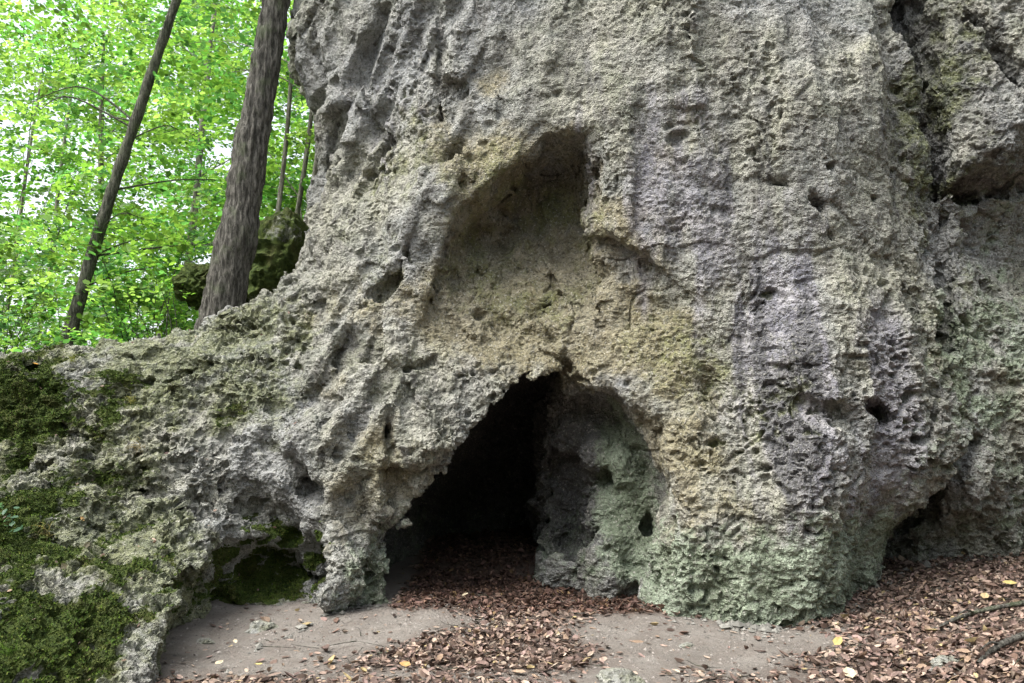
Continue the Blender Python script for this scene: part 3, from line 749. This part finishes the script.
def tree(name, path, radii, label, barkm, limbs, sprays, per, rad, size, seed, seg=14, groove=.0, group=None, n_=60, tint=1., rough=.02):
    """limbs: count of drawn branches; sprays: (centre, extents, count) boxes or explicit list"""
    r = np.random.default_rng(seed)
    e = empty(name, path[0]); tag(e, label, 'tree', group)
    off = np.array(path[0], float)
    pc = curve(path, n_) ; rc = np.interp(np.linspace(0, 1, n_), np.linspace(0, 1, len(radii)), radii)
    flare = 1 + .45 * np.exp(-np.linspace(0, 1, n_) * 22); rc2 = rc * flare
    pcl = pc - off
    mb = MB(); mb.add(*tube(pcl, rc2, seg, rough * radii[0] / .2, seed, groove)); tr = mb.build('trunk', barkm, e)
    cs = []
    for c, ex, cnt in sprays:
        cs.append(np.array(c) + r.uniform(-1, 1, (cnt, 3)) * np.array(ex))
    cs = np.concatenate(cs)
    # limbs reach from the trunk to a share of the sprays
    pick = cs[r.permutation(len(cs))[:limbs]]
    for c in pick:
        hd = np.linalg.norm(pc[:, :2] - c[:2], axis=1); want = c[2] - .45 * hd.min()
        i = int(np.argmin(np.abs(pc[:, 2] - max(want, pc[5, 2])))); s = pc[i]; 
        midp = (s + c) / 2 + np.array((0, 0, .15 * np.linalg.norm(c - s))) * r.uniform(.2, 1) + r.normal(0, .12, 3)
        br = curve([s, midp, c], 12); r0 = min(rc[i] * .3, .006 + .007 * np.linalg.norm(c - s))
        mb = MB(); mb.add(*tube(br - off, np.linspace(r0, .004, 12), 6))
        for _ in range(2):
            t0 = br[r.integers(5, 11)]; tip = t0 + r.normal(0, .35, 3) * np.array((1, 1, .4))
            mb.add(*tube(curve([t0, (t0 + tip) / 2 + r.normal(0, .05, 3), tip], 6) - off, np.linspace(.006, .002, 6), 4))
        mb.build('limb', barkm, e)
    V, Q, cc = spray_leaves(cs - off, per, rad, size, seed, tint)
    build('crown', V, quads=Q, mat=M_GREEN, parent=e, smooth=False, colattr=cc)
    return e

# big trunk rooted on the shoulder of rock
p0 = hit(232, 300)[0]; Yt = 8.9
path = [P(214, 350, Yt), P(236, 240, Yt), P(258, 110, Yt), P(277, -10, Yt), P(300, -190, Yt), P(318, -420, Yt)]
tree('forest_tree', path, [.225, .205, .175, .145, .115, .07], 'thick grey brown trunk leaning right, rooted on the rock shoulder', M_BARK, 10,
     [((-2.6, 9.6, 8.6), (2.6, 1.6, 1.6), 70), ((-1, 9.5, 11), (3, 2, 2.), 60)], 40, .55, .10, 21, seg=96, groove=.034, n_=360)
Yt = 11.0
path = [P(56, 372, Yt), P(66, 345, Yt), P(98, 235, Yt), P(134, 125, Yt), P(180, -10, Yt), P(230, -160, Yt), P(260, -330, Yt)]
tree('forest_tree', path, [.10, .09, .082, .072, .06, .045, .03], 'slender dark trunk leaning right against the bright leaves', M_BARK2, 16,
     [((-5.6, 11.9, 6.2), (2.4, .8, 2.4), 80), ((-4.2, 11.4, 9.5), (2.5, 1.2, 2.), 60), ((-6.4, 10.9, 3.6), (1.8, .5, .9), 26)], 36, .5, .085, 22, seg=24, groove=.008, n_=120)
# trees further back: (px of foot, Y, lean in px, radius, label)
far = [
 (30, 24.0, 10, .09, 'slim pale stem beyond the slender leaning trunk, far left', (-9.5, 16, 6.5), 110),
 (264, 12.2, 12, .045, 'thinnest pale stem of the cluster beside the cliff', (-4.2, 14.6, 6.6), 60),
 (276, 12.8, 20, .05, 'middle pale stem of the cluster beside the cliff', (-5.0, 15.0, 7.8), 80),
 (290, 12.0, 20, .055, 'pale stem of the cluster closest to the cliff edge', (-3.8, 14.4, 8.0), 60),
 (170, 19.0, 12, .11, 'distant stem half hidden by leaves between the two leaning trunks', (-7.6, 19, 7.5), 150),
 (-10, 25.0, 12, .09, 'distant tree at the far left edge with hanging leaves', (-13.5, 20, 8), 150),
 (110, 23.0, -8, .14, 'farthest upright stem seen through the leaves', (-11, 23, 10.5), 170),
 (215, 24.0, 10, .13, 'distant stem just left of the thick leaning trunk', (-8.2, 24, 10), 170)]
for i, (px, Y, lean, r0, lab, cc, cnt) in enumerate(far):
    b0 = P(px, 345, Y); b0[2] = float(ground_z(np.array([b0[0]]), np.array([b0[1]]))[0]) - .1
    s = Y / FPX
    path = [b0, b0 + np.array((lean * s * .5, 0, 2.2)), b0 + np.array((lean * s * 1.3, .1, 4.6)), b0 + np.array((lean * s * 2.2, -.1, 8)), b0 + np.array((lean * s * 3, 0, 12))]
    tree('forest_tree', path, [r0, r0 * .9, r0 * .78, r0 * .6, r0 * .25], lab, M_BARK3, 9,
         [(cc, (2.6, 1.6, Y * .22), cnt), ((cc[0], cc[1] + (1.5 if Y < 13 else -.9), cc[2] - Y * .16), (2.4, .8, Y * .12), cnt // 2)], 52, .62, .10, 40 + i, seg=10, group='trees standing behind the rock shoulder')
# far woodland mass closing the view, then an added light-blocking leaf ring
r = np.random.default_rng(5)
cs = np.stack((r.uniform(-34, -2, 2600), r.uniform(26, 42, 2600), r.uniform(0, 24, 2600)), 1)
cs = cs[noise(cs.astype(np.float32), 4.5, 2) > -.22]
V, Q, cc = spray_leaves(cs, 40, 1.3, .19, 77, 1.0)
nr_ = 2600; th = r.uniform(math.radians(150), math.radians(390), nr_); dd = r.uniform(13, 19, nr_)  # unseen dark foliage around the camera, added to block low sky light
ring = np.stack((np.cos(th) * dd + 1, np.sin(th) * dd + 3.5, r.uniform(.5, 9, nr_)), 1)
V2, Q2, c2 = spray_leaves(ring, 8, 1.4, .7, 78, .6)
Q = np.concatenate((Q, Q2 + len(V))); V = np.concatenate((V, V2)); cc = np.concatenate((cc, c2))
o = build('woodland', V, quads=Q, mat=M_GREEN, colattr=cc); tag(o, 'distant sunlit green woodland behind the trunks, with an added unseen leaf ring blocking low sky light', 'woodland', kind='stuff')

# shrubs and saplings along the top of the shoulder
def shrub(px, Y, h, spread, stems, per, size, seed, label, tint=1., group='shrubs growing on the ridge behind the rock', dz=-.1, spr=16):
    r = np.random.default_rng(seed); b0 = P(px, 345, Y); b0[2] = float(ground_z(np.array([b0[0]]), np.array([b0[1]]))[0]) + dz
    e = empty('shrub', b0); tag(e, label, 'shrub', group); mb = MB(); tips = []
    for _ in range(stems):
        tip = np.array((r.uniform(-1, 1) * spread, r.uniform(-.6, .6) * spread, h * r.uniform(.55, 1.)))
        c = curve([np.zeros(3), tip * .5 + r.normal(0, .06, 3) + np.array((0, 0, .1)), tip], 10); mb.add(*tube(c, np.linspace(.012, .003, 10), 5))
        for q in range(spr // 4): tips.append(c[r.integers(4, 10)] + r.normal(0, .10, 3))
        tips.append(tip)
    mb.build('stems', M_BARK2, e)
    V, Q, cc = spray_leaves(np.array(tips), per, .22, size, seed, tint)
    build('leaves', V, quads=Q, mat=M_GREEN, parent=e, colattr=cc)
shrub(170, 9.6, 1.6, .7, 9, 9, .06, 60, 'thin stemmed open bush with bare reddish twigs behind the ridge crest', 1.0)
shrub(115, 9.3, .8, .6, 8, 14, .07, 61, 'leafy low bush between the slender trunk and the ridge crest', 1.1)
shrub(20, 9.6, .9, .8, 10, 14, .07, 62, 'leafy low bush at the far left of the ridge', .9)
shrub(145, 11.5, 2.4, 1.2, 12, 16, .085, 63, 'taller leafy bush between the two leaning trunks', 1.0, spr=22)
shrub(280, 11.2, 1.6, .6, 8, 12, .08, 64, 'small bush above the mossy boulder by the cliff', 1.15)
shrub(205, 12.5, 2.6, 1.0, 12, 16, .085, 65, 'leafy bush just left of the thick trunk', 1.0, spr=22)
shrub(-10, 12.5, 2.8, 1.5, 14, 16, .09, 66, 'dark leafy bush overhanging the far left corner', .75, spr=24)
shrub(70, 14.5, 2.6, 1.5, 14, 16, .09, 67, 'low bright bush standing behind the slender trunk', 1.1, spr=24)

# mossy boulders behind the thick trunk
def rock_blob(name, c, r3, seed, mat_, label, cat, group=None, sub=5, amp=.25, smooth=False, sink=0):
    import bmesh
    bm = bmesh.new(); bmesh.ops.create_icosphere(bm, subdivisions=sub, radius=1.0)
    V = np.array([v.co[:] for v in bm.verts], np.float32); F = np.array([[v.index for v in f.verts] for f in bm.faces]); bm.free()
    p = V * 1. + seed * 5.3
    d = 1 + amp * (noise(p, 1.2, 1) + .5 * noise(p, .5, 2) + .35 * (.3 - np.abs(noise(p, .25, 3))) * 1.5 + .15 * noise(p, .09, 4))
    w = worley(p, .55, 4); d += amp * .5 * (w[:, 2] - .5)
    V = V * d[:, None] * np.array(r3)
    up_ = V[:, 2] / max(r3[2], 1e-6)
    z0 = np.zeros(len(V))
    o = build(name, V, tris=F, mat=mat_, smooth=smooth, attrs=dict(ochre=z0, lilac=z0, dark=z0, algae=z0, greenish=z0 + .3, moss=np.clip(.95 + .3 * up_ + .7 * noise(V + seed, .35, 3), 0, 1) if cat == 'boulder' else z0))
    o.location = [float(v) for v in (c[0], c[1], c[2] - sink)]; tag(o, label, cat, group); return o
rock_blob('boulder', P(278, 272, 10.2), (.62, .6, .62), 3, M_ROCK, 'dark mossy boulder between the thick trunk and the cliff', 'boulder', amp=.42, sub=6)
rock_blob('boulder', P(207, 288, 10.0), (.40, .4, .36), 5, M_ROCK, 'mossy boulder showing left of the thick trunk', 'boulder', amp=.42, sub=6)

# loose stones on the earth
STG = 'loose stones in front of the cave'
for i, (px, py, r, lab) in enumerate([
  (262, 628, .115, 'rounded pale stone in the earth below the mossy hollow'),
  (306, 603, .055, 'small flat grey stone beside the mossy hollow'),
  (205, 642, .07, 'greyish stone at the foot of the left rock slope'),
  (617, 680, .13, 'pale stone cut by the bottom edge of the view'),
  (686, 646, .05, 'small light stone alone on the bare path'),
  (735, 618, .13, 'jagged grey stone at the foot of the right pillar'),
  (768, 622, .08, 'low stone right of the jagged one at the pillar foot'),
  (524, 655, .035, 'tiny pale stone among leaves in the middle of the path'),
  (610, 598, .04, 'white stone on the leaves inside the cave mouth'),
  (945, 664, .10, 'whitish stone among the leaves near the lower stick'),
  (885, 612, .06, 'small pale stone at the edge of the leaf slope')]):
    c = ghit(px, py)
    rock_blob('stone', c, (r, r * .8, r * .55), 20 + i, M_ROCK, lab, 'stone', STG, sub=4, amp=.3, sink=r * .12)

# sticks
for pts, r0, lab in (([(935, 632, .02), (960, 624, .05), (990, 617, .06), (1045, 606, .05)], .020, 'long dark stick lying on the leaf slope, upper of two'),
                     ([(978, 668, .03), (1000, 655, .06), (1040, 640, .07)], .024, 'thick grey stick at the right edge, lower of two')):
    pp = [ghit(a, b_) + np.array((0, 0, c_)) for a, b_, c_ in pts]
    cpt = curve(pp, 24); e = empty('stick', cpt[0]); tag(e, lab, 'stick', 'fallen sticks')
    mb = MB(); mb.add(*tube(cpt - cpt[0], np.linspace(r0 * .6, r0, 24), 8, .004, 3, .004)); mb.build('stem', M_BARK, e)
    mb = MB(); q = cpt[12] - cpt[0]; mb.add(*tube(curve([q, q + np.array((-.10, -.06, .03)), q + np.array((-.22, -.15, .01))], 8), np.linspace(r0 * .5, .003, 8), 6)); mb.build('twig', M_BARK, e)

tw = np.random.default_rng(31); mb = MB(); got = 0
while got < 230:
    x0, y0 = tw.uniform(-2.2, 5.2), tw.uniform(4.6, 7.8)
    if litter(np.array([x0]), np.array([y0]))[0] < .35 and tw.random() > .12: continue
    a_ = tw.uniform(0, 6.3); ln = tw.uniform(.05, .26); q = [np.array((x0 + math.cos(a_) * ln * t_, y0 + math.sin(a_) * ln * t_, 0)) + np.append(tw.normal(0, .012, 2), 0) for t_ in (-.5, 0, .5)]
    for v in q: v[2] = float(ground_z(np.array([v[0]]), np.array([v[1]]))[0]) + tw.uniform(.015, .04)
    mb.add(*tube(curve(q, 6), np.linspace(.0035, .0015, 6) * tw.uniform(.6, 1.5), 5)); got += 1
tag(mb.build('twig_litter', M_BARK), 'thin broken twigs mixed into the leaf litter', 'twigs', kind='stuff')

# single conspicuous leaves
def single_leaf(pos, nrm, L, colr, label, seed):
    r = np.random.default_rng(seed); nrm = unit(np.array(nrm) + r.normal(0, .2, 3))[None]
    T = unit(np.cross(nrm, r.normal(size=(1, 3))))
    V, Q, Tr, k = leaf_mesh(np.zeros((1, 3)), T, nrm, np.array([L]), np.array([L * .7]), np.array([.12]))
    o = build('fallen_leaf', V, quads=Q, tris=Tr, mat=M_DEAD, colattr=np.repeat(np.array([colr]), k, 0)); o.location = [float(v) for v in pos]
    tag(o, label, 'leaf', 'single fallen leaves that stand out')
YE = (.42, .34, .13); PA = (.50, .43, .30); TA = (.40, .25, .10)
for i, (px, py, L, cl, lab, onr) in enumerate([
  (65, 568, .085, PA, 'pale curled leaf on the mossy rock slope at left', 1),
  (37, 362, .08, (.5, .25, .04), 'orange leaf on the crest of the mossy shoulder', 1),
  (86, 545, .06, PA, 'small pale leaf above the curled one on the rock slope', 1),
  (84, 518, .05, TA, 'tan leaf caught on a ledge of the left rock slope', 1),
  (160, 676, .07, TA, 'tan leaf at the bottom of the left rock slope', 1),
  (258, 672, .08, YE, 'yellow leaf on the earth near the bottom edge, left', 0),
  (219, 670, .07, PA, 'pale leaf in the lower left corner of the path', 0),
  (235, 648, .05, PA, 'small white leaf below the rounded pale stone', 0),
  (838, 648, .10, YE, 'bright yellow leaf on the path below the right pillar', 0),
  (1010, 589, .11, YE, 'bright yellow leaf high on the leaf slope above the stick', 0),
  (850, 681, .12, PA, 'large pale leaf cut by the bottom edge', 0),
  (465, 600, .07, PA, 'light leaf on the cave mouth floor', 0),
  (405, 672, .08, TA, 'orange tan leaf on the middle leaf pile', 0),
  (985, 602, .10, (.48, .36, .2), 'big tan leaf just above the long stick', 0)]):
    if onr:
        loc, nr_ = hit(px, py)
        if loc is None: continue
        nr_ = np.array(nr_); pos = np.array(loc) + nr_ * .012
    else: pos = ghit(px, py) + np.array((0, 0, .045)); nr_ = np.array((0, -.15, 1.))
    single_leaf(pos, nr_, L, cl, lab, 200 + i)

# ------------------------------------------------------------------ moss fuzz and grass on the rock
r = np.random.default_rng(9)
vis = (moss > .6) & (RV[:, 1] < 9.2) & (N[:, 1] < .3)
idx = np.nonzero(vis)[0]; idx = idx[r.random(len(idx)) < min(1., 42000 / max(len(idx), 1))]
n = len(idx); base_ = RV[idx]; nn_ = unit(N[idx] + r.normal(0, .45, (n, 3)) + np.array((0, 0, .25)))
si = unit(np.cross(nn_, r.normal(size=(n, 3)))); hgt = r.uniform(.006, .018, n)[:, None]; wd = r.uniform(.004, .010, n)[:, None]
V = np.stack((base_ - si * wd, base_ + si * wd, base_ + nn_ * hgt), 1).reshape(-1, 3)
mc = np.array([(.05, .095, .014), (.08, .13, .018), (.035, .06, .014), (.11, .13, .03)])[r.integers(0, 4, n)] * r.uniform(.7, 1.3, (n, 1))
mo_ = build('moss', V, tris=np.arange(3 * n).reshape(-1, 3), mat=leaf_mat('moss_fuzz', False, .9, .1), parent=cliff, colattr=np.repeat(mc, 3, 0))
tag(mo_, 'dark green moss cushions on the left rock slope', kind='stuff')
def tuft(px, py, nb, h, droop, label, green, seed):
    loc, nr_ = hit(px, py)
    if loc is None: return
    r = np.random.default_rng(seed); V = []; Q = []; c0 = []
    for b_ in range(nb):
        d = np.array((r.normal(0, .5), -abs(r.normal(.3, .3)), .8)); d /= np.linalg.norm(d); L = h * r.uniform(.5, 1.1); w = .0022; base = r.normal(0, .02, 3)
        side = unit(np.cross(d, np.array((0, 1., 0))))
        for s in range(6):
            t = s / 5; p = base + d * L * t + np.array((0, -.35, -1.)) * droop * (t ** 2) * L; ww = w * (1 - t * .85)
            V += [p - side * ww, p + side * ww]
            if s: k_ = len(V); Q.append((k_ - 4, k_ - 3, k_ - 1, k_ - 2))
        cb = np.array(green) * r.uniform(.7, 1.3); c0 += [cb] * 12
    o = build('grass_tuft', np.array(V), quads=np.array(Q), mat=M_GREEN, colattr=np.array(c0)); o.location = loc
    tag(o, label, 'grass tuft', 'grass tufts on the left rock slope')
tuft(48, 535, 26, .28, .7, 'dry straw coloured grass tuft hanging on the mossy slope', (.30, .26, .13), 301)
tuft(132, 402, 30, .20, .9, 'short yellow green grass tuft near the top of the slope', (.24, .24, .09), 302)
tuft(140, 448, 24, .24, 1., 'thin drooping brown grass tuft over a small hole', (.24, .20, .11), 303)
tuft(8, 655, 30, .22, .6, 'green grass tuft in the bottom left corner', (.10, .18, .04), 304)
tuft(72, 362, 20, .14, .6, 'small grass tuft on the crest under the slender trunk', (.16, .18, .05), 305)
for px, py, s, lab in ((14, 522, 3, 'small blue green seedling at the left edge of the slope'), (18, 535, 2, 'tiny leafy seedling just below the blue green one')):
    loc, nr_ = hit(px, py)
    if loc is None: continue
    e = empty('seedling', loc); tag(e, lab, 'plant'); r = np.random.default_rng(px); mb = MB(); cs = []
    for q in range(s):
        tip = np.array((r.normal(0, .05), -.10, .05 + r.random() * .05)); mb.add(*tube(curve([np.zeros(3), tip * .6 + np.array((0, 0, .02)), tip], 6), np.linspace(.002, .001, 6), 4)); cs.append(tip)
    mb.build('stem', M_BARK2, e); V, Q, cc = spray_leaves(np.array(cs), 4, .05, .055, px, 1.); cc = cc * 0 + np.array((.09, .19, .11))
    build('leaves', V, quads=Q, mat=M_GREEN, parent=e, colattr=cc)
print("done", time.time() - _t)
